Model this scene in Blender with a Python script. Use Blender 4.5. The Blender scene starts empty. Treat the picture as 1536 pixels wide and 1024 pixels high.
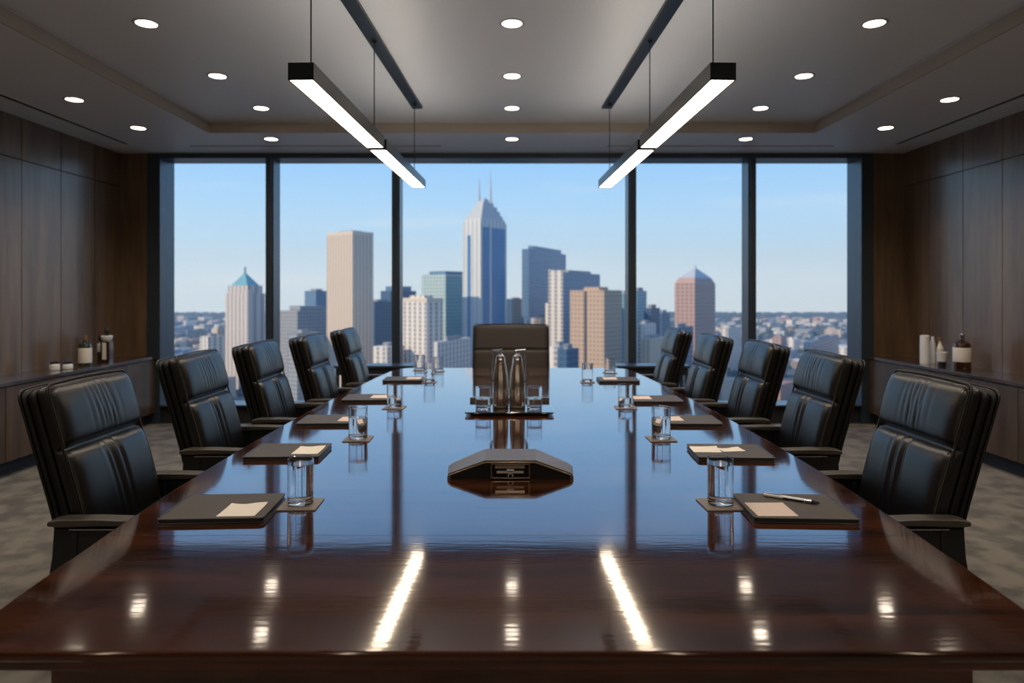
import bpy, math, random
from mathutils import Vector, Matrix

# ------------------------------------------------------------------ camera, world, sun, exposure
S = bpy.context.scene
COL = S.collection
CAMZ = 1.45
F = 1024.0                       # focal length in pixels of the 1536x1024 frame
cd = bpy.data.cameras.new('camera'); cam = bpy.data.objects.new('camera', cd); COL.objects.link(cam)
cam.location = (0, 0, CAMZ); cam.rotation_euler = (math.pi/2, 0, 0)
cd.sensor_width = 36; cd.lens = 24.0; cd.shift_y = -72/1536
cd.clip_start = 0.05; cd.clip_end = 20000
cd.dof.use_dof = True; cd.dof.focus_distance = 2.5; cd.dof.aperture_fstop = 2.4
S.camera = cam
S.view_settings.view_transform = 'Standard'; S.view_settings.look = 'None'
S.view_settings.gamma = 1; S.view_settings.use_curve_mapping = False
S.view_settings.exposure = 0.0
S.cycles.sample_clamp_indirect = 5.0
S.cycles.max_bounces = 12; S.cycles.transmission_bounces = 10; S.cycles.glossy_bounces = 6; S.cycles.transparent_max_bounces = 12
S.cycles.use_denoising = True

W = bpy.data.worlds.new('sky'); S.world = W; W.use_nodes = True
nt = W.node_tree; nt.nodes.clear()
o_ = nt.nodes.new('ShaderNodeOutputWorld'); b_ = nt.nodes.new('ShaderNodeBackground')
tc = nt.nodes.new('ShaderNodeTexCoord'); sx = nt.nodes.new('ShaderNodeSeparateXYZ')
mr = nt.nodes.new('ShaderNodeMapRange'); mr.inputs[1].default_value = -0.2; mr.inputs[2].default_value = 1.0
cr = nt.nodes.new('ShaderNodeValToRGB')
nt.links.new(tc.outputs['Generated'], sx.inputs[0]); nt.links.new(sx.outputs[2], mr.inputs[0])
nt.links.new(mr.outputs[0], cr.inputs[0])
stops = [(-0.2, (.18, .24, .32)), (-0.06, (.45, .58, .72)), (-0.028, (.68, .79, .88)), (0.02, (.66, .80, .90)), (0.08, (.50, .72, .93)),
         (0.20, (.29, .56, .93)), (0.5, (.16, .36, .80)), (1.0, (.08, .20, .55))]
el = cr.color_ramp.elements
while len(el) < len(stops): el.new(0.5)
for e, (z, c) in zip(el, stops):
    e.position = (z+0.2)/1.2; e.color = (*c, 1)
# thin high cloud
nz = nt.nodes.new('ShaderNodeTexNoise'); nz.inputs['Scale'].default_value = 3.0; nz.inputs['Detail'].default_value = 5
mp = nt.nodes.new('ShaderNodeMapping'); mp.inputs['Scale'].default_value = (1, 1, 9)
nt.links.new(tc.outputs['Generated'], mp.inputs[0]); nt.links.new(mp.outputs[0], nz.inputs[0])
m2 = nt.nodes.new('ShaderNodeMapRange'); m2.inputs[1].default_value = .56; m2.inputs[2].default_value = .8; m2.inputs[4].default_value = .35
nt.links.new(nz.outputs[0], m2.inputs[0])
mx = nt.nodes.new('ShaderNodeMix'); mx.data_type = 'RGBA'; mx.inputs[7].default_value = (.85, .88, .92, 1)
nt.links.new(m2.outputs[0], mx.inputs[0]); nt.links.new(cr.outputs[0], mx.inputs[6]); nt.links.new(mx.outputs[2], b_.inputs[0])
b_.inputs[1].default_value = 1.22
nt.links.new(b_.outputs[0], o_.inputs[0])

sd = bpy.data.lights.new('sun', 'SUN'); sd.energy = 4.8; sd.angle = 0.01; sd.color = (1, .82, .62)
sun = bpy.data.objects.new('sun', sd); COL.objects.link(sun)
sun.rotation_euler = Vector((-1, -.42, .62)).to_track_quat('Z', 'Y').to_euler()

SPOT_W = 32.0        # downlight power
PEND_DOWN = 11.0     # pendant diffuser emission
HAZE = 1.9e-4
PEND_UP = 8.0        # slim uplight on top of the pendants
WARM = (1.0, .86, .70)

# ------------------------------------------------------------------ materials
def mat(name, col, rough=.5, metal=0.0, ior=1.5, coat=0, emit=None, es=0, trans=0, bump=None, mottled=None, sheen=0):
    m = bpy.data.materials.new(name); m.use_nodes = True
    n = m.node_tree.nodes; l = m.node_tree.links; p = n['Principled BSDF']
    p.inputs['Base Color'].default_value = (*col, 1); p.inputs['Roughness'].default_value = rough
    p.inputs['Metallic'].default_value = metal; p.inputs['IOR'].default_value = ior
    p.inputs['Coat Weight'].default_value = coat; p.inputs['Coat Roughness'].default_value = .03
    p.inputs['Transmission Weight'].default_value = trans
    p.inputs['Sheen Weight'].default_value = sheen
    if emit: p.inputs['Emission Color'].default_value = (*emit, 1); p.inputs['Emission Strength'].default_value = es
    if mottled:       # (scale xyz, second colour, noise detail, lo, hi)
        sc, c2, det, lo, hi = mottled
        t = n.new('ShaderNodeTexCoord'); mp = n.new('ShaderNodeMapping'); mp.inputs['Scale'].default_value = sc
        z = n.new('ShaderNodeTexNoise'); z.inputs['Scale'].default_value = 1; z.inputs['Detail'].default_value = det
        r = n.new('ShaderNodeMapRange'); r.inputs[1].default_value = lo; r.inputs[2].default_value = hi
        x = n.new('ShaderNodeMix'); x.data_type = 'RGBA'
        x.inputs[6].default_value = (*col, 1); x.inputs[7].default_value = (*c2, 1)
        l.new(t.outputs['Object'], mp.inputs[0]); l.new(mp.outputs[0], z.inputs[0]); l.new(z.outputs[0], r.inputs[0])
        l.new(r.outputs[0], x.inputs[0]); l.new(x.outputs[2], p.inputs['Base Color'])
    if bump:          # (scale xyz, strength, distance)
        sc, st, di = bump
        t = n.new('ShaderNodeTexCoord'); mp = n.new('ShaderNodeMapping'); mp.inputs['Scale'].default_value = sc
        z = n.new('ShaderNodeTexNoise'); z.inputs['Scale'].default_value = 1; z.inputs['Detail'].default_value = 3
        b = n.new('ShaderNodeBump'); b.inputs['Strength'].default_value = st; b.inputs['Distance'].default_value = di
        l.new(t.outputs['Object'], mp.inputs[0]); l.new(mp.outputs[0], z.inputs[0]); l.new(z.outputs[0], b.inputs['Height'])
        l.new(b.outputs[0], p.inputs['Normal'])
    return m

def facade(name, wall, glass, pu=3.5, pv=3.8, fu=.5, fv=.55, rough=.7, grough=.25):
    """building skin: a window grid of pitch pu x pv metres"""
    m = bpy.data.materials.new(name); m.use_nodes = True
    n = m.node_tree.nodes; l = m.node_tree.links; p = n['Principled BSDF']
    t = n.new('ShaderNodeTexCoord'); s = n.new('ShaderNodeSeparateXYZ'); l.new(t.outputs['Object'], s.inputs[0])
    def mth(op, a, b=None):
        q = n.new('ShaderNodeMath'); q.operation = op
        for i, v in enumerate((a, b)):
            if v is None: continue
            if hasattr(v, 'links'): l.new(v, q.inputs[i])
            else: q.inputs[i].default_value = v
        return q.outputs[0]
    u = mth('ADD', s.outputs[0], s.outputs[1])
    fu_ = mth('LESS_THAN', mth('FRACT', mth('DIVIDE', mth('ADD', u, 5000), pu)), fu)
    fv_ = mth('LESS_THAN', mth('FRACT', mth('DIVIDE', mth('ADD', s.outputs[2], 5000), pv)), fv)
    g = n.new('ShaderNodeNewGeometry'); s2 = n.new('ShaderNodeSeparateXYZ'); l.new(g.outputs['Normal'], s2.inputs[0])
    up = mth('LESS_THAN', s2.outputs[2], .5)
    k = mth('MULTIPLY', mth('MULTIPLY', fu_, fv_), up)
    x = n.new('ShaderNodeMix'); x.data_type = 'RGBA'; x.inputs[6].default_value = (*wall, 1); x.inputs[7].default_value = (*glass, 1)
    l.new(k, x.inputs[0]); l.new(x.outputs[2], p.inputs['Base Color'])
    r = n.new('ShaderNodeMapRange'); r.inputs[3].default_value = rough; r.inputs[4].default_value = grough
    l.new(k, r.inputs[0]); l.new(r.outputs[0], p.inputs['Roughness'])
    return m

def wood(name, c1, c2, axis_scale, rough, ior=1.5, coat=0, bumpk=0.0, bscale=(60, 60, 60), coat_rough=.03):
    m = bpy.data.materials.new(name); m.use_nodes = True
    n = m.node_tree.nodes; l = m.node_tree.links; p = n['Principled BSDF']
    t = n.new('ShaderNodeTexCoord'); mp = n.new('ShaderNodeMapping'); mp.inputs['Scale'].default_value = axis_scale
    l.new(t.outputs['Object'], mp.inputs[0])
    a = n.new('ShaderNodeTexNoise'); a.inputs['Scale'].default_value = 1; a.inputs['Detail'].default_value = 6; a.inputs['Distortion'].default_value = .6
    b = n.new('ShaderNodeTexNoise'); b.inputs['Scale'].default_value = 7; b.inputs['Detail'].default_value = 4
    l.new(mp.outputs[0], a.inputs[0]); l.new(mp.outputs[0], b.inputs[0])
    mxx = n.new('ShaderNodeMath'); mxx.operation = 'MULTIPLY_ADD'; mxx.inputs[1].default_value = .45
    l.new(b.outputs[0], mxx.inputs[0]); l.new(a.outputs[0], mxx.inputs[2])
    r = n.new('ShaderNodeMapRange'); r.inputs[1].default_value = .52; r.inputs[2].default_value = .92
    l.new(mxx.outputs[0], r.inputs[0])
    x = n.new('ShaderNodeMix'); x.data_type = 'RGBA'; x.inputs[6].default_value = (*c1, 1); x.inputs[7].default_value = (*c2, 1)
    l.new(r.outputs[0], x.inputs[0]); l.new(x.outputs[2], p.inputs['Base Color'])
    p.inputs['Roughness'].default_value = rough; p.inputs['IOR'].default_value = ior
    p.inputs['Coat Weight'].default_value = coat; p.inputs['Coat Roughness'].default_value = coat_rough; p.inputs['Coat IOR'].default_value = 1.5 if name != 'mahogany' else 1.62
    if bumpk:
        mp2 = n.new('ShaderNodeMapping'); mp2.inputs['Scale'].default_value = bscale; l.new(t.outputs['Object'], mp2.inputs[0])
        z = n.new('ShaderNodeTexNoise'); z.inputs['Scale'].default_value = 1; z.inputs['Detail'].default_value = 2; l.new(mp2.outputs[0], z.inputs[0])
        bb = n.new('ShaderNodeBump'); bb.inputs['Strength'].default_value = 1; bb.inputs['Distance'].default_value = bumpk
        l.new(z.outputs[0], bb.inputs['Height']); l.new(bb.outputs[0], p.inputs['Normal'])
        if coat: l.new(bb.outputs[0], p.inputs['Coat Normal'])
    return m

def pane_mat():
    m = bpy.data.materials.new('window_glass'); m.use_nodes = True
    n = m.node_tree.nodes; l = m.node_tree.links; n.clear()
    o = n.new('ShaderNodeOutputMaterial'); t = n.new('ShaderNodeBsdfTransparent'); t.inputs[0].default_value = (.93, .96, .97, 1)
    g = n.new('ShaderNodeBsdfGlossy'); g.inputs['Roughness'].default_value = 0.0
    f = n.new('ShaderNodeFresnel'); f.inputs[0].default_value = 1.06
    x = n.new('ShaderNodeMixShader'); l.new(f.outputs[0], x.inputs[0]); l.new(t.outputs[0], x.inputs[1]); l.new(g.outputs[0], x.inputs[2])
    l.new(x.outputs[0], o.inputs[0])
    return m

MT = {
 'ceiling': mat('ceiling_paint', (.74, .77, .82), .42),
 'ceiling_trim': mat('ceiling_trim_paint', (.42, .38, .33), .8),
 'metal': mat('dark_bronze_metal', (.035, .042, .05), .32, .85),
 'alu': mat('window_aluminium', (.085, .11, .14), .32, .75),
 'sill': mat('sill_stone', (.05, .06, .07), .25, .2),
 'slot': mat('slot_black', (.012, .012, .014), .7),
 'panel': wood('walnut_panel', (.085, .048, .025), (.175, .108, .062), (7, 7, .55), .34, 1.5, .7, coat_rough=.20),
 'panel_gap': mat('panel_gap', (.006, .004, .003), .8),
 'cabinet': wood('cabinet_walnut', (.055, .031, .017), (.115, .070, .042), (6, 6, .5), .38, 1.5),
 'counter': wood('counter_walnut', (.035, .020, .014), (.07, .042, .030), (5, .6, 5), .16, 1.5, .5),
 'carpet': mat('carpet', (.17, .152, .128), .97, mottled=((5, 5, 5), (.088, .080, .070), 8, .42, .60), bump=((260, 260, 260), .8, .004)),
 'mahogany': wood('mahogany', (.015, .0045, .0018), (.072, .021, .0078), (.8, 11, 5), .10, 1.5, 1.0, .00011, (9, 70, 1), .05),
 'mahogany_edge': wood('mahogany_edge', (.05, .014, .006), (.15, .040, .016), (1.0, 9, 9), .2, 1.5, 1.0),
 'leather': mat('black_leather', (.0060, .0060, .0066), .30, ior=1.6, bump=((330, 330, 330), .22, .0012)),
 'leather_side': mat('black_leather_side', (.0035, .0035, .0038), .46, ior=1.42, bump=((300, 300, 300), .25, .0012)),
 'leather_brown': mat('dark_brown_leather', (.020, .013, .009), .5, bump=((260, 260, 260), .25, .0012)),
 'piping': mat('leather_piping', (.006, .006, .006), .36),
 'stitch': mat('tan_stitching', (.22, .17, .12), .7),
 'arm': mat('armrest_pad', (.055, .047, .038), .42),
 'arm_post': mat('armrest_post', (.018, .019, .021), .38, .3),
 'chrome': mat('satin_chrome', (.55, .55, .56), .18, 1.0),
 'steel': mat('polished_steel', (.80, .77, .73), .12, 1.0),
 'tray': mat('dark_gloss_tray', (.05, .045, .042), .07, .6, 1.8, 1),
 'rubber': mat('black_rubber', (.010, .010, .010), .6),
 'folder': mat('folder_leatherette', (.068, .055, .043), .6, bump=((500, 500, 500), .25, .0008)),
 'folder_side': mat('folder_edge', (.016, .017, .019), .32),
 'paper': mat('ivory_paper', (.86, .79, .69), .8),
 'paper_pink': mat('blush_paper', (.70, .57, .50), .8),
 'coaster': mat('coaster_leather', (.24, .20, .165), .5),
 'glass': mat('clear_glass', (1, 1, 1), 0.0, trans=1, ior=1.48),
 'water': mat('water', (1, 1, 1), 0.0, trans=1, ior=1.33),
 'phone': mat('phone_shell', (.13, .10, .08), .38, .3),
 'phone_trim': mat('phone_bronze_trim', (.34, .27, .20), .28, .9),
 'phone_black': mat('phone_black', (.006, .006, .006), .3),
 'screen': mat('phone_display', (.012, .012, .012), .08),
 'symbol': mat('white_symbol', (.8, .8, .8), .5),
 'white': mat('white_ceramic', (.82, .82, .80), .35),
 'label': mat('cream_label', (.80, .75, .67), .7),
 'amber': mat('amber_bottle_glass', (.035, .012, .005), .08, coat=1),
 'green': mat('green_bottle_glass', (.012, .03, .012), .08, coat=1),
 'blackcap': mat('black_cap', (.012, .012, .013), .35),
 'cork': mat('copper_cap', (.24, .10, .05), .5),
 'pen_white': mat('pen_white_plastic', (.90, .90, .90), .25),
 'pen_dark': mat('pen_dark_plastic', (.02, .025, .05), .25),
 'led': mat('led_diffuser', (.8, .75, .65), .5, emit=(1, .80, .58), es=PEND_DOWN),
 'led_up': mat('led_uplight', (.8, .75, .65), .5, emit=(1, .90, .78), es=PEND_UP),
 'led_fill': mat('fill_light_diffuser', (.8, .75, .65), .5, emit=(1, .80, .58), es=6),  # glow of the fill lights added behind the camera
 'lens': mat('downlight_lens', (.8, .75, .7), .5, emit=(1, .84, .66), es=16),
 'ring': mat('downlight_ring', (.55, .54, .53), .4),
}
MT['pane'] = pane_mat()

# ------------------------------------------------------------------ mesh helpers
class MB:
    def __init__(s): s.v = []; s.f = []; s.mi = []; s.k = 0
    def add(s, vs, fs):
        o = len(s.v); s.v += [tuple(v) for v in vs]
        for f in fs: s.f.append([i+o for i in f]); s.mi.append(s.k)
        return s
    def box(s, x0, x1, y0, y1, z0, z1):
        vs = [(x, y, z) for z in (z0, z1) for y in (y0, y1) for x in (x0, x1)]
        return s.add(vs, [(0, 2, 3, 1), (4, 5, 7, 6), (0, 1, 5, 4), (2, 6, 7, 3), (0, 4, 6, 2), (1, 3, 7, 5)])
    def prism(s, pts, z0, z1):          # pts ccw in xy
        n = len(pts)
        vs = [(x, y, z0) for x, y in pts]+[(x, y, z1) for x, y in pts]
        return s.add(vs, [list(range(n))[::-1], list(range(n, 2*n))]+[(i, (i+1) % n, n+(i+1) % n, n+i) for i in range(n)])
    def prism_xz(s, pts, y0, y1):       # profile in xz, extruded along y
        n = len(pts)
        vs = [(x, y0, z) for x, z in pts]+[(x, y1, z) for x, z in pts]
        return s.add(vs, [list(range(n)), list(range(n, 2*n))[::-1]]+[(i, n+i, n+(i+1) % n, (i+1) % n) for i in range(n)])
    def prism_yz(s, pts, x0, x1):
        n = len(pts)
        vs = [(x0, y, z) for y, z in pts]+[(x1, y, z) for y, z in pts]
        return s.add(vs, [list(range(n))[::-1], list(range(n, 2*n))]+[(i, (i+1) % n, n+(i+1) % n, n+i) for i in range(n)])
    def lathe(s, prof, n=32, c=(0, 0, 0)):   # prof: (r, z) list; r=0 ends are capped to a point
        # support loops beside hard corners keep the shading of long walls straight
        q = [prof[0]]
        for i in range(len(prof)-1):
            (r0, z0), (r1, z1) = prof[i], prof[i+1]; L = math.hypot(r1-r0, z1-z0)
            def turn(a, b, c_):
                d = abs(math.atan2(b[1]-a[1], b[0]-a[0])-math.atan2(c_[1]-b[1], c_[0]-b[0])); return min(d, 2*math.pi-d) > .3
            if L > .006 and min(r0, r1) > 1e-6:
                if i > 0 and turn(prof[i-1], prof[i], prof[i+1]): q.append((r0+(r1-r0)*.0008/L, z0+(z1-z0)*.0008/L))
                if i+2 < len(prof) and turn(prof[i], prof[i+1], prof[i+2]): q.append((r1-(r1-r0)*.0008/L, z1-(z1-z0)*.0008/L))
            q.append(prof[i+1])
        prof = q
        vs = []; idx = []
        for r, z in prof:
            if r < 1e-6: idx.append([len(vs)]); vs.append((c[0], c[1], c[2]+z))
            else:
                idx.append(list(range(len(vs), len(vs)+n)))
                vs += [(c[0]+r*math.cos(2*math.pi*i/n), c[1]+r*math.sin(2*math.pi*i/n), c[2]+z) for i in range(n)]
        fs = []
        for a, b in zip(idx, idx[1:]):
            for i in range(n):
                j = (i+1) % n
                if len(a) == 1 and len(b) == 1: continue
                if len(a) == 1: fs.append((a[0], b[j], b[i]))
                elif len(b) == 1: fs.append((a[i], a[j], b[0]))
                else: fs.append((a[i], a[j], b[j], b[i]))
        return s.add(vs, fs)
    def tube(s, pts, r, n=8, closed=False):
        P = [Vector(p) for p in pts]; m = len(P); vs = []; prev = None
        for i, p in enumerate(P):
            if closed: t = P[(i+1) % m]-P[i-1]
            else: t = P[min(i+1, m-1)]-P[max(i-1, 0)]
            t.normalize()
            if prev is None:
                a = Vector((0, 0, 1)) if abs(t.z) < .9 else Vector((1, 0, 0))
                u = t.cross(a).normalized()
            else:
                u = (prev-t*prev.dot(t)).normalized()
            prev = u; w = t.cross(u)
            rr = r[i] if isinstance(r, (list, tuple)) else r
            vs += [p+rr*(math.cos(2*math.pi*k/n)*u+math.sin(2*math.pi*k/n)*w) for k in range(n)]
        fs = []
        for i in range(m if closed else m-1):
            a = i*n; b = ((i+1) % m)*n
            for k in range(n): fs.append((a+k, a+(k+1) % n, b+(k+1) % n, b+k))
        if not closed: fs += [list(range(n))[::-1], list(range((m-1)*n, m*n))]
        return s.add(vs, fs)

def link(name, mb, m, parent=None, bevel=0, seg=2, smooth=0, loc=None, rot=None, label=None):
    me = bpy.data.meshes.new(name); me.from_pydata(mb.v, [], mb.f); me.update()
    ms = m if isinstance(m, (list, tuple)) else [m]
    for q in ms: me.materials.append(MT[q] if isinstance(q, str) else q)
    if len(ms) > 1:
        me.polygons.foreach_set('material_index', mb.mi)
    if smooth:
        me.polygons.foreach_set('use_smooth', [True]*len(me.polygons)); me.set_sharp_from_angle(angle=math.radians(smooth))
    o = bpy.data.objects.new(name, me); COL.objects.link(o)
    if bevel:
        b = o.modifiers.new('bevel', 'BEVEL'); b.width = bevel; b.segments = seg; b.limit_method = 'ANGLE'; b.angle_limit = math.radians(40)
    if parent: o.parent = parent
    if loc: o.location = loc
    if rot is not None: o.rotation_euler = (0, 0, rot)
    if label: o['label'] = label
    return o
def thing(name, label, cat, loc=(0, 0, 0), rz=0, group=None):
    o = bpy.data.objects.new(name, None); COL.objects.link(o); o.location = loc; o.rotation_euler = (0, 0, rz)
    o.empty_display_size = .1
    return tag(o, label, cat, group)
def tag(o, label, cat, group=None, kind=None):
    o['label'] = label; o['category'] = cat
    if group: o['group'] = group
    if kind: o['kind'] = kind
    return o
def struct(name, mb, m, **k):
    o = link(name, mb, m, **k); o['kind'] = 'structure'; return o
def copy_tree(o, parent=None):
    c = o.copy(); COL.objects.link(c)
    if parent: c.parent = parent
    for ch in list(o.children): copy_tree(ch, c)
    return c
def rrect(hx, hy, r, n=6, cx=0, cy=0):
    pts = []
    for (sx_, sy_, a0) in ((1, 1, 0), (-1, 1, 90), (-1, -1, 180), (1, -1, 270)):
        for i in range(n+1):
            a = math.radians(a0+90*i/n); pts.append((cx+sx_*(hx-r)+r*math.cos(a), cy+sy_*(hy-r)+r*math.sin(a)))
    return pts

# ------------------------------------------------------------------ room shell
XW = 4.36; YW = 7.62; YB = -3.2; ZC = 3.01; ZT = 3.12
struct('floor', MB().box(-XW-.3, XW+.3, YB-.3, YW+.35, -.25, 0), 'carpet')
# ceiling: soffit ring and raised tray
TX, TY0, TY1 = 2.95, -1.8, 6.64
c = MB().box(-XW-.3, -TX, YB-.3, YW+.35, ZC, ZT+.25); c.box(TX, XW+.3, YB-.3, YW+.35, ZC, ZT+.25)
c.box(-TX, TX, TY1, YW+.35, ZC, ZT+.25); c.box(-TX, TX, YB-.3, TY0, ZC, ZT+.25)
c.box(-TX, TX, TY0, TY1, ZT, ZT+.25)
struct('ceiling', c, 'ceiling')
t = MB()
e = .012
t.box(-TX, -TX+e, TY0, TY1, ZC, ZT-.012); t.box(TX-e, TX, TY0, TY1, ZC, ZT-.012); t.box(-TX, TX, TY1-e, TY1, ZC, ZT-.012)
struct('trim_1', t, 'ceiling_trim')

def side_wall(sgn, name):
    w = MB()
    w.k = 1; w.box(*sorted((sgn*(XW+.02), sgn*(XW+.3))), YB-.3, YW+.35, 0, ZC+.3)
    w.k = 0
    y = YW-.49+.53; seams = []
    while y > YB: y -= .53; seams.append(y)
    ys = [YW]+seams
    for a, b in zip(ys[1:], ys[:-1]):
        x0, x1 = sorted((sgn*XW, sgn*(XW+.025)))
        w.box(x0, x1, a+.004, b-.004, 0, 2.632); w.box(x0, x1, a+.004, b-.004, 2.640, ZC)
    return struct(name, w, ['panel', 'panel_gap'])
side_wall(-1, 'wall_left'); side_wall(1, 'wall_right')
w = MB(); w.box(-XW-.3, XW+.3, YB-.3, YB, 0, ZC+.3); struct('wall_back', w, 'panel')
# far wall: wooden returns beside the glazing
w = MB(); w.box(-XW-.3, -4.06, YW-.02, YW+.35, 0, ZC); w.box(4.02, XW+.3, YW-.02, YW+.35, 0, ZC); struct('wall_far', w, 'panel')
# glazing
k = YW/F
mull = [-2.70, -1.295, 1.34, 2.675]
edges = [-3.915]+mull+[3.885]
for i in range(5):
    struct('window_%d' % (i+1), MB().box(edges[i]-.01, edges[i+1]+.01, YW+.10, YW+.112, .19, 2.985), 'pane')
n_ = 2
for x in mull:
    q = MB().box(x-.045, x+.045, YW-.02, YW+.20, .20, 2.96)
    q.box(x-.030, x+.030, YW-.045, YW-.02, .20, 2.96)
    struct('trim_%d' % n_, q, 'alu', bevel=.004); n_ += 1
for a, b in ((-4.06, -3.915), (3.885, 4.02)):
    struct('trim_%d' % n_, MB().box(a, b, YW-.03, YW+.3, 0, ZC), 'alu', bevel=.004); n_ += 1
struct('trim_%d' % n_, MB().box(-3.915, 3.885, YW-.03, YW+.3, 2.955, ZC), 'alu', bevel=.004); n_ += 1
q = MB().box(-3.915, 3.885, YW, YW+.3, 0, .195); struct('trim_%d' % n_, q, 'slot', bevel=.004); n_ += 1
q = MB().box(-3.915, 3.885, YW-.05, YW+.28, .195, .212); struct('trim_%d' % n_, q, 'sill', bevel=.003); n_ += 1

# linear slot diffusers in the soffit
def slot(x0, x1, y0, y1, label):
    o = thing('linear_slot_vent', label, 'air vent', ((x0+x1)/2, (y0+y1)/2, ZC), group='linear slot vents in the soffit')
    hx, hy = (x1-x0)/2, (y1-y0)/2; lx = hx > hy
    f = MB()
    if lx:
        f.box(-hx, hx, -hy, -hy+.008, -.005, .0); f.box(-hx, hx, hy-.008, hy, -.005, .0)
    else:
        f.box(-hx, -hx+.008, -hy, hy, -.005, .0); f.box(hx-.008, hx, -hy, hy, -.005, .0)
    link('vent_frame', f, 'ring', o)
    link('vent_slot', MB().box(-hx+.008*(not lx), hx-.008*(not lx), -hy+.008*lx, hy-.008*lx, -.003, 0), 'slot', o)
slot(-4.04, -3.985, .5, 7.12, 'long black linear slot vent in the soffit along the left wood wall')
slot(3.985, 4.04, .5, 7.12, 'long black linear slot vent in the soffit along the right wood wall')
slot(-3.4, -.75, 7.20, 7.235, 'slim linear slot vent in the soffit above the left half of the windows')
slot(1.0, 3.4, 7.20, 7.235, 'slim linear slot vent in the soffit above the right half of the windows')

# added fill lights on the unseen back wall, brightening the carafes and leather
for i, x in enumerate((-3.2, -1.3, 1.3, 3.2)):
    o = thing('fill_light', 'added tall slim warm fill light on the unseen back wall', 'fill light', (x, YB+.001, .95), group='added fill lights on the back wall')
    link('housing', MB().box(-.06, .06, 0, .035, 0, 1.5), 'metal', o)
    link('diffuser', MB().box(-.045, .045, .0355, .055, .03, 1.47), 'led_fill', o)

# ------------------------------------------------------------------ downlights
def make_downlight():
    o = thing('ceiling_downlight', 'x', 'ceiling light')
    link('trim_ring', MB().lathe([(.060, 0), (.078, 0), (.080, -.003), (.073, -.006), (.062, -.005), (.060, 0)], 40), 'ring', o, smooth=40)
    link('light_lens', MB().lathe([(0, -.003), (.061, -.003), (.061, 0)][::-1], 40), 'lens', o)
    ld = bpy.data.lights.new('downlight_lamp', 'SPOT'); ld.energy = SPOT_W; ld.color = WARM; ld.spot_size = math.radians(125); ld.spot_blend = .8
    ld.shadow_soft_size = .06
    lo = bpy.data.objects.new('downlight_lamp', ld); COL.objects.link(lo); lo.parent = o; lo.location = (0, 0, -.03)
    return o
dl0 = make_downlight(); first = [True]
def downlight(x, y, z, label):
    o = dl0 if first[0] else copy_tree(dl0)
    first[0] = False
    o.location = (x, y, z); o['label'] = label; o['group'] = 'round recessed downlights'
rown = [(4.22, 'nearest row'), (5.24, 'second row'), (6.15, 'third row, by the tray edge')]
for y, nm in rown:
    for x, sd_ in ((-2.26, 'left'), (0, 'centre'), (2.24, 'right')):
        downlight(x, y, ZT, 'round downlight in the raised ceiling tray, %s column, %s' % (sd_, nm))
for x, sd_ in ((-2.43, 'left'), (0, 'middle'), (2.36, 'right')):
    downlight(x, 6.89, ZC, 'small round downlight in the soffit just before the window wall, %s one of three' % sd_)
for s_, sd_ in ((-1, 'left'), (1, 'right')):
    downlight(s_*3.52, 5.49, ZC, 'round downlight in the %s soffit above the credenza, nearer the camera' % sd_)
    downlight(s_*3.52, 6.43, ZC, 'round downlight in the %s soffit above the credenza, nearer the window' % sd_)
# the rest of the grid behind and above the viewpoint
for y in (3.0, 1.6, .2, -1.2):
    for x in (-2.25, 0, 2.25):
        if y > 2.9 and x == 0: pass
        downlight(x, y, ZT, 'round recessed downlight of the same ceiling grid, above the camera end of the table')
for s_ in (-1, 1):
    for y in (4.4, 3.2, 1.8, .4):
        downlight(s_*3.52, y, ZC, 'round downlight in the side soffit, towards the camera end of the room')

# ------------------------------------------------------------------ pendants and their ceiling tracks
def pend(sgn, side):
    def X(d): return sgn*(.842+(6.2-d)*.0335)
    ang = math.atan(.0335)*sgn
    zb = 2.407; w = .058; h = .078
    segs = [((3.06, 4.50), [(3.06, 4.49)], 'long front'), ((4.56, 6.2), [(4.58, 5.58), (5.64, 6.18)], 'rear')]
    for (a, b), dif, nm in segs:
        yc = (a+b)/2; L = (b-a)/2
        o = thing('linear_pendant_lamp', 'slim black linear pendant lamp with warm diffuser, %s bar of the %s pair' % (nm, side), 'pendant lamp',
                  (X(yc), yc, zb), ang, 'black linear pendant lamps above the table')
        hh = h if nm != 'rear' else h-.006
        m = MB().box(-w, -w+.005, -L, L, 0, hh); m.box(w-.005, w, -L, L, 0, hh); m.box(-w, w, -L, -L+.005, 0, hh); m.box(-w, w, L-.005, L, 0, hh)
        m.box(-w+.005, w-.005, -L+.005, L-.005, .012, hh-.006)
        link('housing', m, 'metal', o)
        for p0, p1 in dif:
            link('diffuser', MB().box(-w+.007, w-.007, p0-yc+.006, p1-yc-.006, .002, .010), 'led', o)
        link('uplight_strip', MB().box(-w+.02, w-.02, -L+.02, L-.02, hh-.006, hh-.002), 'led_up', o)
        for cy in ([3.2, 4.46] if nm != 'rear' else [5.95]):
            link('suspension_cable', MB().tube([(0, cy-yc, hh-.006), (0, cy-yc, ZT-.004-zb)], .0035, 8), 'metal', o)
    ya, yb = 2.2, 6.1; yc = (ya+yb)/2
    o = thing('ceiling_track', 'dark metal ceiling track carrying the %s pendant lamps' % side, 'ceiling track', (X(yc), yc, ZT), ang, 'ceiling tracks')
    m = MB().box(-.045, .045, -(yb-yc), yb-yc, -.022, 0)
    link('rail', m, 'metal', o, bevel=.002)
    for cy in (3.2, 4.46, 5.95):
        link('cable_mount', MB().lathe([(0, -.040), (.012, -.040), (.018, -.022), (0, -.022)], 16, (0, cy-yc, 0)), 'metal', o, smooth=40)
pend(-1, 'left'); pend(1, 'right')

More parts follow.
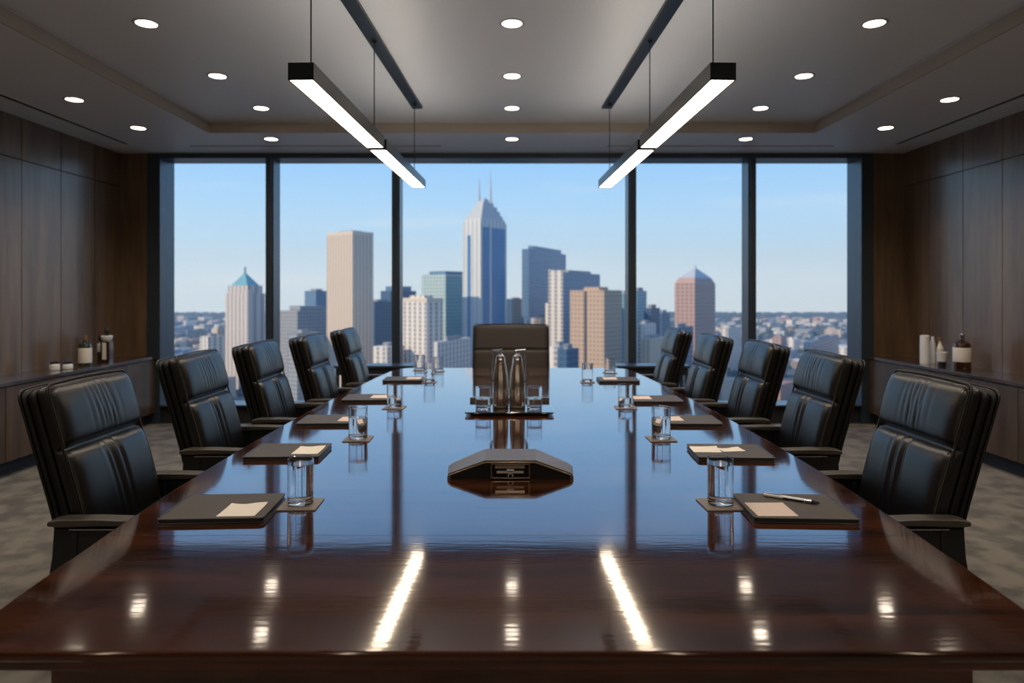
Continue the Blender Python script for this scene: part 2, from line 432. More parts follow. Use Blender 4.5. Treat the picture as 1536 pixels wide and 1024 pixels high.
# ------------------------------------------------------------------ credenzas
def credenza(sgn, side):
    xf = sgn*3.97
    a, b = sorted((xf-sgn*.012, sgn*(XW-.001)))
    wt = link('worktop', MB().box(a, b, 2.45, YW-.025, .722, .752), 'counter', bevel=.003)
    tag(wt, 'dark polished wooden worktop running along the %s wood wall' % side, 'worktop')
    y = YW-.025; i = 0
    names = ['at the window end', 'second from the window', 'third from the window', 'fourth from the window', 'fifth from the window',
             'sixth from the window', 'seventh from the window', 'eighth from the window', 'ninth from the window']
    while y > 2.5 and i < 9:
        y0 = y-.56
        o = thing('base_cabinet', 'low walnut base cabinet under the %s worktop, %s' % (side, names[i]), 'cabinet', (sgn*(XW-.2), (y+y0)/2, 0),
                  group='walnut base cabinets under the %s worktop' % side)
        cx, cy = o.location.x, o.location.y
        bx = sorted((xf+sgn*.022-cx, sgn*(XW-.002)-cx)); kx = sorted((xf+sgn*.06-cx, sgn*(XW-.002)-cx)); dx = sorted((xf-cx, xf+sgn*.020-cx))
        link('carcass', MB().box(bx[0], bx[1], -.279, .279, .12, .7215), 'cabinet', o)
        link('plinth', MB().box(kx[0], kx[1], -.279, .279, 0, .12), 'slot', o)
        link('door', MB().box(dx[0], dx[1], -.277, .277, .125, .712), 'cabinet', o, bevel=.0015)
        y = y0; i += 1
credenza(-1, 'left'); credenza(1, 'right')

# things on the worktops
ZW = .752
def on_worktop(x, y): return (x, y, ZW)
o = thing('wine_bottle', 'short dark green bottle with square cream label on the left worktop', 'bottle', on_worktop(-4.14, 6.62))
link('bottle_body', MB().lathe([(0, 0), (.055, 0), (.058, .006), (.058, .185), (.050, .212), (.020, .225), (.017, .262), (0, .262)], 28), 'green', o, smooth=50)
link('label_wrap', MB().lathe([(.0588, .028), (.0592, .030), (.0592, .170), (.0588, .172)], 28), 'label', o, smooth=50)
link('bottle_cap', MB().lathe([(.018, .245), (.0195, .246), (.0195, .285), (.014, .290), (0, .290)], 20), 'cork', o, smooth=50)
o = thing('small_bottle', 'small white labelled bottle with dark cap behind the tall bottle on the left worktop', 'bottle', on_worktop(-4.23, 7.02))
link('bottle_body', MB().lathe([(0, 0), (.028, 0), (.030, .005), (.030, .19), (.012, .21), (.012, .225), (0, .225)], 20), 'green', o, smooth=50)
link('label_wrap', MB().lathe([(.0305, .10), (.031, .102), (.031, .185), (.0305, .187)], 20), 'white', o, smooth=50)
link('bottle_cap', MB().lathe([(.015, .215), (.018, .216), (.018, .262), (0, .262)], 16), 'blackcap', o, smooth=50)
o = thing('tall_decanter', 'tall square bottle with white collar and black stopper at window end of left worktop', 'bottle', on_worktop(-4.13, 6.96))
link('bottle_body', MB().prism(rrect(.045, .045, .012), 0, .215), 'amber', o, bevel=.003)
link('white_label', MB().box(-.020, .020, -.0475, -.0455, .03, .20), 'label', o)
link('white_collar', MB().lathe([(.030, .20), (.050, .235), (.056, .262), (.052, .268), (0, .268)], 28), 'white', o, smooth=50)
link('stopper', MB().lathe([(.016, .268), (.016, .295), (.020, .305), (.022, .325), (.014, .345), (.007, .365), (0, .37)], 20), 'blackcap', o, smooth=50)
for (x, y, lab, capm, hh) in ((-4.16, 6.21, 'small white lidded jar on the left worktop, nearer the camera of the two', 'blackcap', .058),
                         (-4.10, 6.30, 'small pale jar with tilted blue-black lid beside the white jar on left worktop', 'pen_dark', .048)):
    o = thing('lidded_jar', lab, 'jar', on_worktop(x, y))
    link('jar_body', MB().lathe([(0, 0), (.036, 0), (.042, .006), (.042, hh*.75), (.036, hh), (0, hh)], 24), 'white', o, smooth=50)
    l_ = link('jar_lid', MB().lathe([(.034, 0), (.036, .001), (.036, .016), (.026, .022), (0, .022)], 24), capm, o, smooth=50, loc=(0, 0, hh))
o = thing('white_canister', 'tall white cylindrical canister on the right worktop by the window', 'canister', on_worktop(4.10, 6.78))
link('canister_body', MB().lathe([(0, 0), (.042, 0), (.044, .004), (.044, .245), (.040, .25), (0, .25)], 28), 'white', o, smooth=50)
link('canister_lid', MB().lathe([(.041, .25), (.043, .252), (.043, .278), (.036, .284), (0, .284)], 28), 'white', o, smooth=50)
o = thing('slim_flask', 'slim clear glass flask just right of the white canister', 'bottle', on_worktop(4.19, 6.80))
link('flask_body', MB().lathe([(0, 0), (.022, 0), (.024, .005), (.024, .20), (.014, .24), (.012, .27), (0, .27)], 20), 'white', o, smooth=50)
o = thing('oil_bottle', 'narrow pale bottle with copper cap behind the white cup on the right worktop', 'bottle', on_worktop(4.25, 6.78))
link('bottle_body', MB().lathe([(0, 0), (.030, 0), (.032, .005), (.032, .15), (.013, .20), (.013, .24), (0, .24)], 20), 'label', o, smooth=50)
link('bottle_cap', MB().lathe([(.015, .235), (.024, .237), (.024, .262), (0, .262)], 20), 'cork', o, smooth=50)
o = thing('white_cup', 'flared white cup on a black foot between canister and amber bottle', 'cup', on_worktop(4.13, 6.56))
link('cup_bowl', MB().lathe([(0, .045), (.036, .045), (.050, .135), (.046, .135), (.033, .052), (0, .052)], 28), 'white', o, smooth=50)
link('cup_foot', MB().lathe([(0, 0), (.036, 0), (.036, .045), (0, .045)], 24), 'blackcap', o, smooth=50)
o = thing('amber_bottle', 'large dark amber bottle with cream label and clear knob stopper on right worktop', 'bottle', on_worktop(4.10, 6.22))
link('bottle_body', MB().lathe([(0, 0), (.068, 0), (.072, .006), (.072, .215), (.064, .245), (.030, .262), (.018, .268), (.018, .278), (0, .278)], 32), 'amber', o, smooth=50)
link('label_wrap', MB().lathe([(.0728, .078), (.0734, .080), (.0734, .205), (.0728, .207)], 32), 'label', o, smooth=50)
link('stopper', MB().lathe([(.012, .278), (.012, .292), (.022, .306), (.022, .322), (.012, .335), (0, .336)], 20), 'chrome', o, smooth=50)

# ------------------------------------------------------------------ table
Y0, Y1 = 1.332, 6.43; ZTAB = .75
def halfw(y):
    return 1.222-(.033 if y < 3.1 else .0135)*(y-3.1)**2
def outline(inset):
    R = []
    n = 60; cr_ = .16
    for i in range(n+1):
        y = Y0+inset+(Y1-Y0-2*inset)*i/n
        x = halfw(y)-inset
        dy = Y1-inset-y
        if dy < cr_: x -= cr_-math.sqrt(max(0, cr_**2-(cr_-dy)**2))
        R.append((x, y))
    for a in (.3, .12, .04, .01):   # denser round the far corner
        y = Y1-inset-cr_*a*.25
        x = halfw(y)-inset-(cr_-math.sqrt(max(0, cr_**2-(cr_-(Y1-inset-y))**2))); R.append((x, y))
    R = sorted(set(R), key=lambda p: p[1])
    return R+[(-x, y) for x, y in reversed(R)]
o = tb = thing('conference_table', 'long boat-shaped polished mahogany conference table in the middle of the room', 'table', (0, 0, 0))
def stacked(name, rings, m, smooth=30):   # rings: (inset, z) bottom to top
    mb = MB(); base = None; O = [outline(i) for i, z in rings]; n = min(len(p) for p in O)
    vs = []
    for (ins, z), P in zip(rings, O):
        vs += [(x, y, z) for x, y in P[:n]]
    fs = [list(range(n))[::-1], list(range((len(rings)-1)*n, len(rings)*n))]
    for r in range(len(rings)-1):
        for i in range(n): fs.append((r*n+i, r*n+(i+1) % n, (r+1)*n+(i+1) % n, (r+1)*n+i))
    mb.add(vs, fs)
    o = link(name, mb, m, tb, smooth=smooth)
    for q in (0, 1): o.data.polygons[q].use_smooth = False
    return o
stacked('tabletop', [(.014, .7285), (.004, .7295), (0, .733), (0, .744), (.002, .7485), (.006, .75)], 'mahogany', 25)
stacked('moulding', [(.020, .7205), (.013, .722), (.012, .7285), (.018, .7285)], 'mahogany_edge', 25)
stacked('apron', [(.026, .700), (.024, .702), (.024, .7205), (.026, .7205)], 'mahogany_edge', 25)
# seam across the near leaf, a hairline inlay in the top
link('leaf_seam', MB().box(-halfw(1.975)+.004, halfw(1.975)-.004, 1.9742, 1.9758, .7496, .75012), 'panel_gap', tb)
# pedestals: panel at the camera end, twin drums further down
link('pedestal', MB().box(-1.055, 1.055, 1.56, 1.66, .05, .70), 'mahogany_edge', tb, bevel=.004)
link('pedestal', MB().box(-.38, .38, 2.9, 3.7, .05, .70), 'mahogany_edge', tb, bevel=.02)
link('pedestal', MB().box(-.38, .38, 4.6, 5.4, .05, .70), 'mahogany_edge', tb, bevel=.02)
link('plinth', MB().box(-1.06, 1.06, 1.54, 1.68, 0, .05), 'slot', tb)
link('plinth', MB().box(-.42, .42, 2.86, 3.74, 0, .05), 'slot', tb)
link('plinth', MB().box(-.42, .42, 4.56, 5.44, 0, .05), 'slot', tb)

# ------------------------------------------------------------------ chairs
def smooth_t(a, b, x):
    t = min(1, max(0, (x-a)/(b-a))); return t*t*(3-2*t)
def yprof(z):
    k = .045; a = (z-.60)/k
    sp = k*(math.log1p(math.exp(a)) if a < 30 else a)
    return -.305*sp-.006*math.cos((z-.5)*3)
def pillow(w, z0, z1, tf, tb, off, n=60, m=50, p=10, q=2.6, front=None, corner=.03, bow=0.0, taper=0.0):
    """upright padded slab that follows the chair-back curve; w half width, tf/tb thickness before/behind the plane, off its depth offset"""
    def samp(k, K):
        t = -1+2*k/K
        return math.copysign(1-(1-abs(t))**1.7, t)
    us = [samp(i, n) for i in range(n+1)]; vs_ = [samp(j, m) for j in range(m+1)]
    def E(a): return max(0.0, 1-abs(a)**p)**(1/q)
    ct, st = math.cos(math.atan(.305)), math.sin(math.atan(.305))
    mb = MB(); idx = {}
    for side in (1, -1):
        for j, v in enumerate(vs_):
            for i, u in enumerate(us):
                edge = i in (0, n) or j in (0, m)
                if side == -1 and edge: idx[(-1, i, j)] = idx[(1, i, j)]; continue
                z = (z0+z1)/2+(z1-z0)/2*v
                ww = w*(1-taper*(1-(v+1)/2))
                x = ww*u
                # rounded outline corners
                cx = corner*max(0, abs(v)-(1-2*corner/(z1-z0)*1.0))/(2*corner/(z1-z0))
                x -= math.copysign(cx*corner*0+.35*corner*(max(0, abs(v)-.9)/.1)**2, u)*abs(u)**3
                z -= math.copysign(.35*corner*(max(0, abs(u)-.85)/.15)**2, v)*abs(v)**6
                z += bow*(1-u*u)*smooth_t(.4, 1, v)
                h = E(u)*E(v)
                d = off+(tf*h if side == 1 else -tb*h)
                if side == 1 and front: d += front(u, z, ww)*min(1, h*1.5)
                idx[(side, i, j)] = len(mb.v)
                mb.v.append((x, yprof(z)+d*ct, z+d*st*(1 if z > .62 else .2)))
    for side in (1, -1):
        for j in range(m):
            for i in range(n):
                f = [idx[(side, i, j)], idx[(side, i+1, j)], idx[(side, i+1, j+1)], idx[(side, i, j+1)]]
                f = list(dict.fromkeys(f))
                if side == 1: f = f[::-1]
                mb.f.append(f); mb.mi.append(0)
    return mb
ZCR = .902
rw = random.Random(4)
wr = [(-.40, .0012, .020, .05), (-.22, .0030, .018, .10), (-.10, .0036, .014, .12), (0.0, .0034, .016, .05), (.10, .0036, .013, .14), (.22, .0028, .017, .08), (.36, .0016, .020, .02),
      (.05, .0022, .010, -.10), (-.16, .0022, .010, -.06)]
def front_disp(u, z, w):
    d = -.034*math.exp(-(z-ZCR)/.007) if z > ZCR else -.034*math.exp(-(ZCR-z)/.016)      # crease between the two cushions
    if z > ZCR:
        t = (z-ZCR)/(1.127-ZCR); d += .016*math.sin(math.pi*min(1, t))**.6*(1-.35*u*u)
        win = math.sin(math.pi*min(1, max(0, t*1.02)))**.8
        for u0, a, s, sl in wr:
            d -= a*.85*win*math.exp(-((u-u0-sl*(t-.5))/(s*2.2))**2)
    else:
        t = (ZCR-z)/(ZCR-.52); d += .014*math.sin(math.pi*min(1, t**.55))*(1-.5*u*u)
        for u0, a, s, sl in ((-.06, .0075, .030, .10), (.16, .0075, .030, .12), (.30, .0020, .03, .1)):
            d -= a*smooth_t(0, .07, t)*(1-smooth_t(.45, .95, t))*math.exp(-((u-u0+sl*t)/(s*1.6))**2)
            d += a*.35*smooth_t(0, .07, t)*(1-smooth_t(.45, .95, t))*math.exp(-((u-u0-.085+sl*t)/(s*1.6))**2)
    return d
def make_chair(name, lab, wide=1.0, style='black'):
    o = thing(name, lab, 'chair')
    hw = .245*wide
    lm = 'leather' if style == 'black' else 'leather_brown'
    ls = 'leather_side' if style == 'black' else 'leather_brown'
    if style == 'black': fd = front_disp
    else:
        def fd(u, z, w):
            return -.012*math.exp(-abs((z-.865)/.008)**2)+.004*(1-u*u)
    n, m = (150, 110) if style == 'black' else (40, 90)
    zt = 1.124
    link('backrest', pillow(hw, .47, zt, .050, .012, .0, n, m, p=16 if style != 'black' else 15, front=fd, bow=.006), lm, o, smooth=180)
    link('side_bolster', pillow(hw*.99, .46, zt-.002, .018, .020, -.030, 40, 50, p=26, q=3), ls, o, smooth=180)
    sh = link('back_shell', pillow(hw*1.0, .45, zt+.004, .014, .022, -.060, 40, 50, p=20, q=3, bow=.006), ls, o, smooth=180)
    ct, st = math.cos(math.atan(.305)), math.sin(math.atan(.305))
    def rim(off, w_, za, zb, r, nm, matn, par, dash=False):
        pts = []
        rr = .035
        path = [(-w_, za+(zb-rr-za)*i/40) for i in range(41)]
        path += [(-w_+rr-rr*math.cos(a), zb-rr+rr*math.sin(a)) for a in [math.pi/2*i/6 for i in range(1, 7)]]
        path += [(-w_+rr+(2*w_-2*rr)*i/24, zb+.006*math.sin(math.pi*i/24)) for i in range(1, 24)]
        path += [(w_-rr+rr*math.sin(a), zb-rr+rr*math.cos(a)) for a in [math.pi/2*i/6 for i in range(0, 7)]]
        path += [(w_, zb-rr-(zb-rr-za)*i/40) for i in range(1, 41)]
        for x, z in path:
            pts.append((x, yprof(z)+off*ct, z+off*st*(1 if z > .62 else .2)))
        mb = MB()
        if dash:
            P = [Vector(p) for p in pts]
            for a, b in zip(P, P[1:]):
                L = (b-a).length; k2 = max(1, int(L/.0075))
                for q in range(k2):
                    s0 = a+(b-a)*((q+.15)/k2); s1 = a+(b-a)*((q+.75)/k2); mb.tube([s0, s1], r, 4)
        else: mb.tube(pts, r, 8)
        return link(nm, mb, matn, par, smooth=60)
    bk = [c for c in o.children if c.name.startswith('backrest')][0]
    rim(.030, hw*1.000, .50, zt+.001, .0042, 'piping', 'piping' if style == 'black' else ls, bk)
    if style == 'black': rim(.0375, hw*.992, .50, zt-.001, .0009, 'stitching', 'stitch', bk, True)
    rim(-.066, hw*1.012, .47, zt+.008, .0045, 'piping', 'piping' if style == 'black' else ls, sh)
    # seat cushion
    sw = .25*wide
    ms = MB()
    pr = rrect(sw, .235, .06, 8, 0, .20)
    P2 = [(.010, .375), (.0, .40), (.0, .455), (.012, .474), (.040, .482)]
    n2 = len(pr); vs = []
    for ins, z in P2:
        fx = (sw-ins)/sw; fy = (.235-ins)/.235
        vs += [(x*fx, .20+(y-.20)*fy, z) for x, y in pr]
    fs = [list(range(n2))[::-1], list(range((len(P2)-1)*n2, len(P2)*n2))]
    for r in range(len(P2)-1):
        for i in range(n2): fs.append((r*n2+i, r*n2+(i+1) % n2, (r+1)*n2+(i+1) % n2, (r+1)*n2+i))
    ms.add(vs, fs); link('seat', ms, lm, o, smooth=50)
    link('seat_pan', MB().box(-.16, .16, .06, .34, .345, .376), 'rubber', o, bevel=.01)
    # arms
    ax = .292+(wide-1)*.245
    for s_ in (-1, 1):
        prof = [(-.068, .668), (-.072, .676), (-.068, .684), (-.03, .691), (.09, .692), (.27, .686), (.285, .678), (.28, .668), (.09, .668), (-.03, .664)]
        a = MB().prism_yz(prof, s_*ax-.031, s_*ax+.031)
        arm = link('armrest', a, 'arm' if style == 'black' else ls, o, bevel=.006, seg=3, smooth=50)
        # side panel flaring down to the seat
        post = [(-.055, .662), (-.062, .56), (-.082, .44), (-.095, .36), (.12, .36), (.14, .44), (.18, .56), (.24, .662)]
        link('arm_support', MB().prism_yz(post, s_*ax-.020, s_*ax+.020), 'arm_post', arm, bevel=.008, seg=3, smooth=50)
        rib = [(.010, .655), (.008, .56), (0, .44), (-.005, .37), (.015, .37), (.020, .44), (.027, .56), (.029, .655)]
        link('arm_rib', MB().prism_yz(rib, s_*ax-.024, s_*ax+.024), 'arm_post', arm, bevel=.003, smooth=50)
        link('arm_trim', MB().box(s_*ax-.0225, s_*ax+.0225, 0, .27, .6535, .6575), 'chrome', arm)
        link('arm_bracket', MB().box(*sorted((s_*.15, s_*(ax-.019))), .02, .16, .352, .372), 'arm_post', o, bevel=.004)
    # gas lift and five-star base
    link('gas_column', MB().lathe([(0, .09), (.030, .09), (.030, .20), (.020, .205), (.020, .346), (0, .346)], 20, (0, .19, 0)), 'chrome', o, smooth=40)
    st_ = MB()
    for kk in range(5):
        a = math.radians(90+72*kk); d = Vector((math.cos(a), math.sin(a), 0)); nrm = Vector((-d.y, d.x, 0)); c0 = Vector((0, .19, 0))
        vs = []
        for r_, hh, zz in ((.02, .026, .085), (.27, .016, .068)):
            for sx_, sz_ in ((-1, -1), (1, -1), (1, 1), (-1, 1)):
                vs.append(c0+d*r_+nrm*hh*sx_+Vector((0, 0, zz+sz_*(.016 if r_ < .1 else .009))))
        st_.add(vs, [(0, 1, 2, 3), (7, 6, 5, 4), (0, 4, 5, 1), (1, 5, 6, 2), (2, 6, 7, 3), (3, 7, 4, 0)])
    st_.lathe([(0, .065), (.042, .065), (.038, .11), (0, .11)], 20, (0, .19, 0))
    base = link('star_base', st_, 'chrome', o, bevel=.003)
    for kk in range(5):
        a = math.radians(90+72*kk); c0 = Vector((.258*math.cos(a), .19+.258*math.sin(a), 0))
        cm = MB()
        for off in (-.014, .014):
            vs = []; fs = []; nn = 16
            for e_ in (-.008, .008):
                vs += [(c0.x+(off+e_)*math.sin(a)*-1, c0.y+(off+e_)*math.cos(a), .028+0) for _ in range(0)]
            ring = []
            for e_ in (-.008, .008):
                for q in range(nn):
                    an = 2*math.pi*q/nn
                    r_ = .027*math.cos(an); zz = .0275+.027*math.sin(an)
                    vs.append((c0.x+r_*math.cos(a)-(off+e_)*math.sin(a), c0.y+r_*math.sin(a)+(off+e_)*math.cos(a), zz))
            fs = [list(range(nn))[::-1], list(range(nn, 2*nn))]+[(i, (i+1) % nn, nn+(i+1) % nn, nn+i) for i in range(nn)]
            cm.add(vs, fs)
        cm.tube([(c0.x, c0.y, .03), (c0.x, c0.y, .062)], .007, 8)
        link('caster', cm, 'rubber', base, smooth=40)
    return o
ch0 = make_chair('office_chair', 'x')
POS = [(2.61, 1.60), (3.64, 1.672), (4.45, 1.628), (5.20, 1.522), (6.10, 1.462)]
ordn = ['nearest the camera', 'second from the camera', 'third from the camera', 'fourth from the camera', 'farthest from the camera']
used = False
for sgn, side in ((-1, 'left'), (1, 'right')):
    for i, (y, xt) in enumerate(POS):
        if used: c_ = copy_tree(ch0)
        else: c_ = ch0; used = True
        if sgn == 1: xt = xt-.02 if i == 0 else xt-.012
        x0 = xt-.165
        x0 += .055 if i == 0 else .042
        c_.location = (sgn*x0, y, 0); c_.rotation_euler = (0, 0, -math.pi/2 if sgn < 0 else math.pi/2)
        c_['label'] = 'black leather high-back office chair at the table\'s %s side, %s' % (side, ordn[i])
        c_['group'] = 'black leather chairs along the table sides'
hc = make_chair('head_chair', 'wide dark brown leather chair at the far head of the table', 1.57, 'brown')
hc.location = (-.01, 6.86, 0); hc.rotation_euler = (0, 0, math.pi)

# low consoles under the window beyond the far chairs
for x0, x1, sd_ in ((-1.85, -1.03, 'left'), (1.09, 1.85, 'right')):
    o = thing('low_console', 'low black console with steel-edged top before the window, %s of the head chair' % sd_, 'console table', ((x0+x1)/2, 7.22, 0), group='low consoles before the window')
    h = (x1-x0)/2
    link('console_top', MB().box(-h, h, -.14, .14, .675, .700), 'alu', o, bevel=.003)
    link('drawer_box', MB().box(-h+.02, h-.02, -.12, .12, .60, .675), 'slot', o)
    for sx_ in (-1, 1):
        for sy_ in (-1, 1):
            link('leg', MB().box(sx_*(h-.035)-.015, sx_*(h-.035)+.015, sy_*.105-.015, sy_*.105+.015, 0, .60), 'alu', o)

# ------------------------------------------------------------------ on the table
folder0 = None
def make_folder():
    o = thing('leather_folder', 'x', 'folder')
    link('cover', MB().prism(rrect(.160, .128, .014), .0135, .0175), 'folder', o, bevel=.0015, smooth=50)
    link('page_block', MB().prism(rrect(.157, .125, .012), .0035, .0135), 'folder_side', o, smooth=50)
    link('bottom_cover', MB().prism(rrect(.160, .128, .014), 0, .0035), 'folder_side', o, bevel=.001, smooth=50)
    link('spine_bar', MB().tube([(-.155, -.112, .0165), (-.155, .112, .0165)], .0042, 8), 'folder_side', o, smooth=50)
    return o
fp = {('L', 0): (-.925, 2.20, 1, 3), ('L', 1): (-.975, 2.985, 1, 2), ('L', 2): (-.985, 3.72, 1, 2), ('L', 3): (-.945, 4.51, 1, 2), ('L', 4): (-.865, 5.49, 1, 2),
      ('R', 0): (.905, 2.20, -1, -3), ('R', 1): (.945, 2.97, -1, -3), ('R', 2): (.955, 3.71, -1, -2), ('R', 3): (.935, 4.45, -1, -1), ('R', 4): (.845, 5.46, -1, -1)}
used = False
for (sd_, i), (x, y, sg, rz) in fp.items():
    if not used: o = make_folder(); folder0 = o; used = True
    else: o = copy_tree(folder0)
    o.location = (x, y, ZTAB); o.rotation_euler = (0, 0, math.radians(rz)+(0 if sg > 0 else math.pi))
    o['label'] = 'dark brown leather folder before the %s side chair %s' % ('left' if sd_ == 'L' else 'right', ordn[i])
    o['group'] = 'leather folders at each seat'
def paper(x, y, hx, hy, rz, m, lab, curl=.004, name='note_card', notch=False, z=None, skew=0.0):
    nx, ny = 12, 8; mb = MB(); top = []; 
    for j in range(ny+1):
        for i in range(nx+1):
            u = -1+2*i/nx; v = -1+2*j/ny
            yy = v*hy
            if notch and j == ny: yy -= .012*max(0, math.sin((u+1)*2.2))
            zz = curl*(max(0, v-.2)**2*(.4+.6*max(0, u))+.35*max(0, u-.5)**2)
            top.append((u*hx+skew*v, yy, zz+.0008))
    n1 = len(top); bot = [(a, b, c_-.0007) for a, b, c_ in top]
    mb.v = top+bot
    W_ = nx+1
    for j in range(ny):
        for i in range(nx):
            a = j*W_+i; mb.f.append([a, a+1, a+W_+1, a+W_]); mb.f.append([n1+a, n1+a+W_, n1+a+W_+1, n1+a+1])
    bd = [i for i in range(nx)]+[nx+W_*j for j in range(ny)]+[ny*W_+nx-i for i in range(nx)]+[(ny-j)*W_ for j in range(ny)]
    for q in range(len(bd)):
        a, b = bd[q], bd[(q+1) % len(bd)]; mb.f.append([a, n1+a, n1+b, b])
    mb.mi = [0]*len(mb.f)
    o = link(name, mb, m, loc=(x, y, (ZTAB+.0176) if z is None else z), rot=math.radians(rz), smooth=60)
    return tag(o, lab, 'paper', 'note cards on the folders')
paper(-.850, 2.155, .058, .064, 2, 'paper', 'ivory note card on the folder nearest the camera on the left', notch=True, curl=.006)
paper(-.885, 2.975, .056, .072, 1, 'paper', 'ivory note card on the second left folder from the camera', curl=.006, notch=True)
paper(-.880, 3.71, .055, .06, 0, 'paper_pink', 'pale note card on the third left folder from the camera')
paper(-.870, 4.52, .058, .06, 0, 'paper_pink', 'pale note card on the fourth left folder from the camera')
paper(-.790, 5.50, .058, .06, 0, 'paper_pink', 'pale note card on the far left folder at the window end')
paper(.818, 2.158, .062, .066, -1, 'paper_pink', 'blush note card on the right folder nearest the camera, beside the pen', curl=.002)
paper(.845, 2.985, .060, .050, -3, 'paper', 'ivory card on the second right folder from the camera, with the torn slip beside it', curl=.008)
paper(.958, 2.985, .050, .035, 8, 'paper', 'small torn ivory slip right of the card on the second right folder', curl=.004, name='paper_slip', notch=True)
paper(.870, 3.72, .055, .06, 0, 'paper_pink', 'pale note card on the third right folder from the camera')
paper(.850, 4.47, .058, .06, 0, 'paper_pink', 'pale note card on the fourth right folder from the camera')
paper(.785, 5.48, .055, .06, 0, 'paper_pink', 'pale note card on the far right folder at the window end')
# pen
pv = Vector((.990-.847, 2.205-2.300, 0)); Lp = pv.length
o = thing('ballpoint_pen', 'white ballpoint pen with dark tip lying on the nearest right folder', 'pen', (.9185, 2.2525, ZTAB+.0175+.0066), math.atan2(pv.y, pv.x))
def xlathe(prof, n=16):
    mb = MB().lathe([(r, z) for r, z in prof], n); mb.v = [(z, y, -x) for x, y, z in mb.v]; return mb
link('barrel', xlathe([(0, -.086), (.004, -.085), (.0062, -.078), (.0064, -.02), (.0064, .050), (0, .050)]), 'pen_white', o, smooth=50)
link('grip', xlathe([(0, .046), (.0072, .046), (.0072, .066), (0, .066)]), 'chrome', o, smooth=50)
link('tip', xlathe([(0, .064), (.0060, .064), (.0050, .080), (.0016, .090), (0, .090)]), 'pen_dark', o, smooth=50)
link('clip', MB().box(-.080, -.030, -.0035, -.0005+.003, .0062, .0085), 'chrome', o, bevel=.0006)
link('ink_window', MB().box(-.022, .044, -.0068, -.0045, -.004, .001), 'pen_dark', o)

# coasters and water glasses
def glass_prof(R, H, t=.0022, b=.016):
    return [(0, .0008), (R*.86, .0008), (R*.95, .003), (R*.965, .010), (R, H-.002), (R-t*.4, H), (R-t, H-.001), (R*.965-t, b+.004), (R*.88-t, b), (0, b)]
def make_glass(R, H, lvl, n=48):
    o = thing('water_glass', 'x', 'glass')
    link('tumbler', MB().lathe(glass_prof(R, H), n), 'glass', o, smooth=50)
    if lvl:
        b = .016; t = .0022
        def ri(z): return R*.965+(R-R*.965)*(z-.01)/(H-.012)-t+.0004
        link('water', MB().lathe([(0, b-.0003), (R*.88-t, b-.0003), (ri(b+.004), b+.004), (ri(lvl), lvl), (0, lvl)], n), 'water', o, smooth=50)
    return o
gl = [  # x, y, R, H, water level, label
 (-.700, 2.26, .0425, .150, .133, 'tall full water glass on a coaster, nearest the camera on the left'),
 (.690, 2.26, .0425, .150, .133, 'tall full water glass on a coaster, nearest the camera on the right'),
 (-.739, 3.28, .046, .152, .100, 'half-full water glass second from the camera on the left side'),
 (.716, 3.28, .046, .152, .100, 'half-full water glass second from the camera on the right side'),
 (-.720, 4.18, .046, .140, .06, 'water glass third from the camera on the left side'),
 (.695, 4.18, .046, .140, .06, 'water glass third from the camera on the right side'),
 (-.652, 5.38, .044, .145, 0, 'empty glass on the left between far folder and head of table'),
 (.594, 5.38, .044, .145, 0, 'empty glass on the right, left of the far folder'),
 (-.660, 6.12, .046, .125, 0, 'farthest left glass nearest the head chair, behind the empty glass'),
 (.860, 6.00, .050, .125, 0, 'farthest right glass behind the far folder'),
 (-.840, 6.22, .050, .135, 0, 'farthest left glass, left of the two behind the folder'),
]
used = {}
for x, y, R, H, lv, lab in gl:
    o = make_glass(R, H, lv)
    o.location = (x, y, ZTAB+.0045); o['label'] = lab; o['group'] = 'water glasses on coasters'
    c_ = thing('drink_coaster', 'brown coaster under the '+lab.replace(' on a coaster', '').replace('nearest the head chair, ', '').replace('nearest the window, ', '').replace(',', ''), 'coaster',
               (x, y+.0, ZTAB), math.radians(random.Random(int(y*100)).uniform(-6, 6)), 'square coasters on the table')
    s_ = .064 if y < 5 else .056
    link('coaster_pad', MB().prism(rrect(s_, s_, .004), 0, .0042), 'coaster', c_, bevel=.0008)

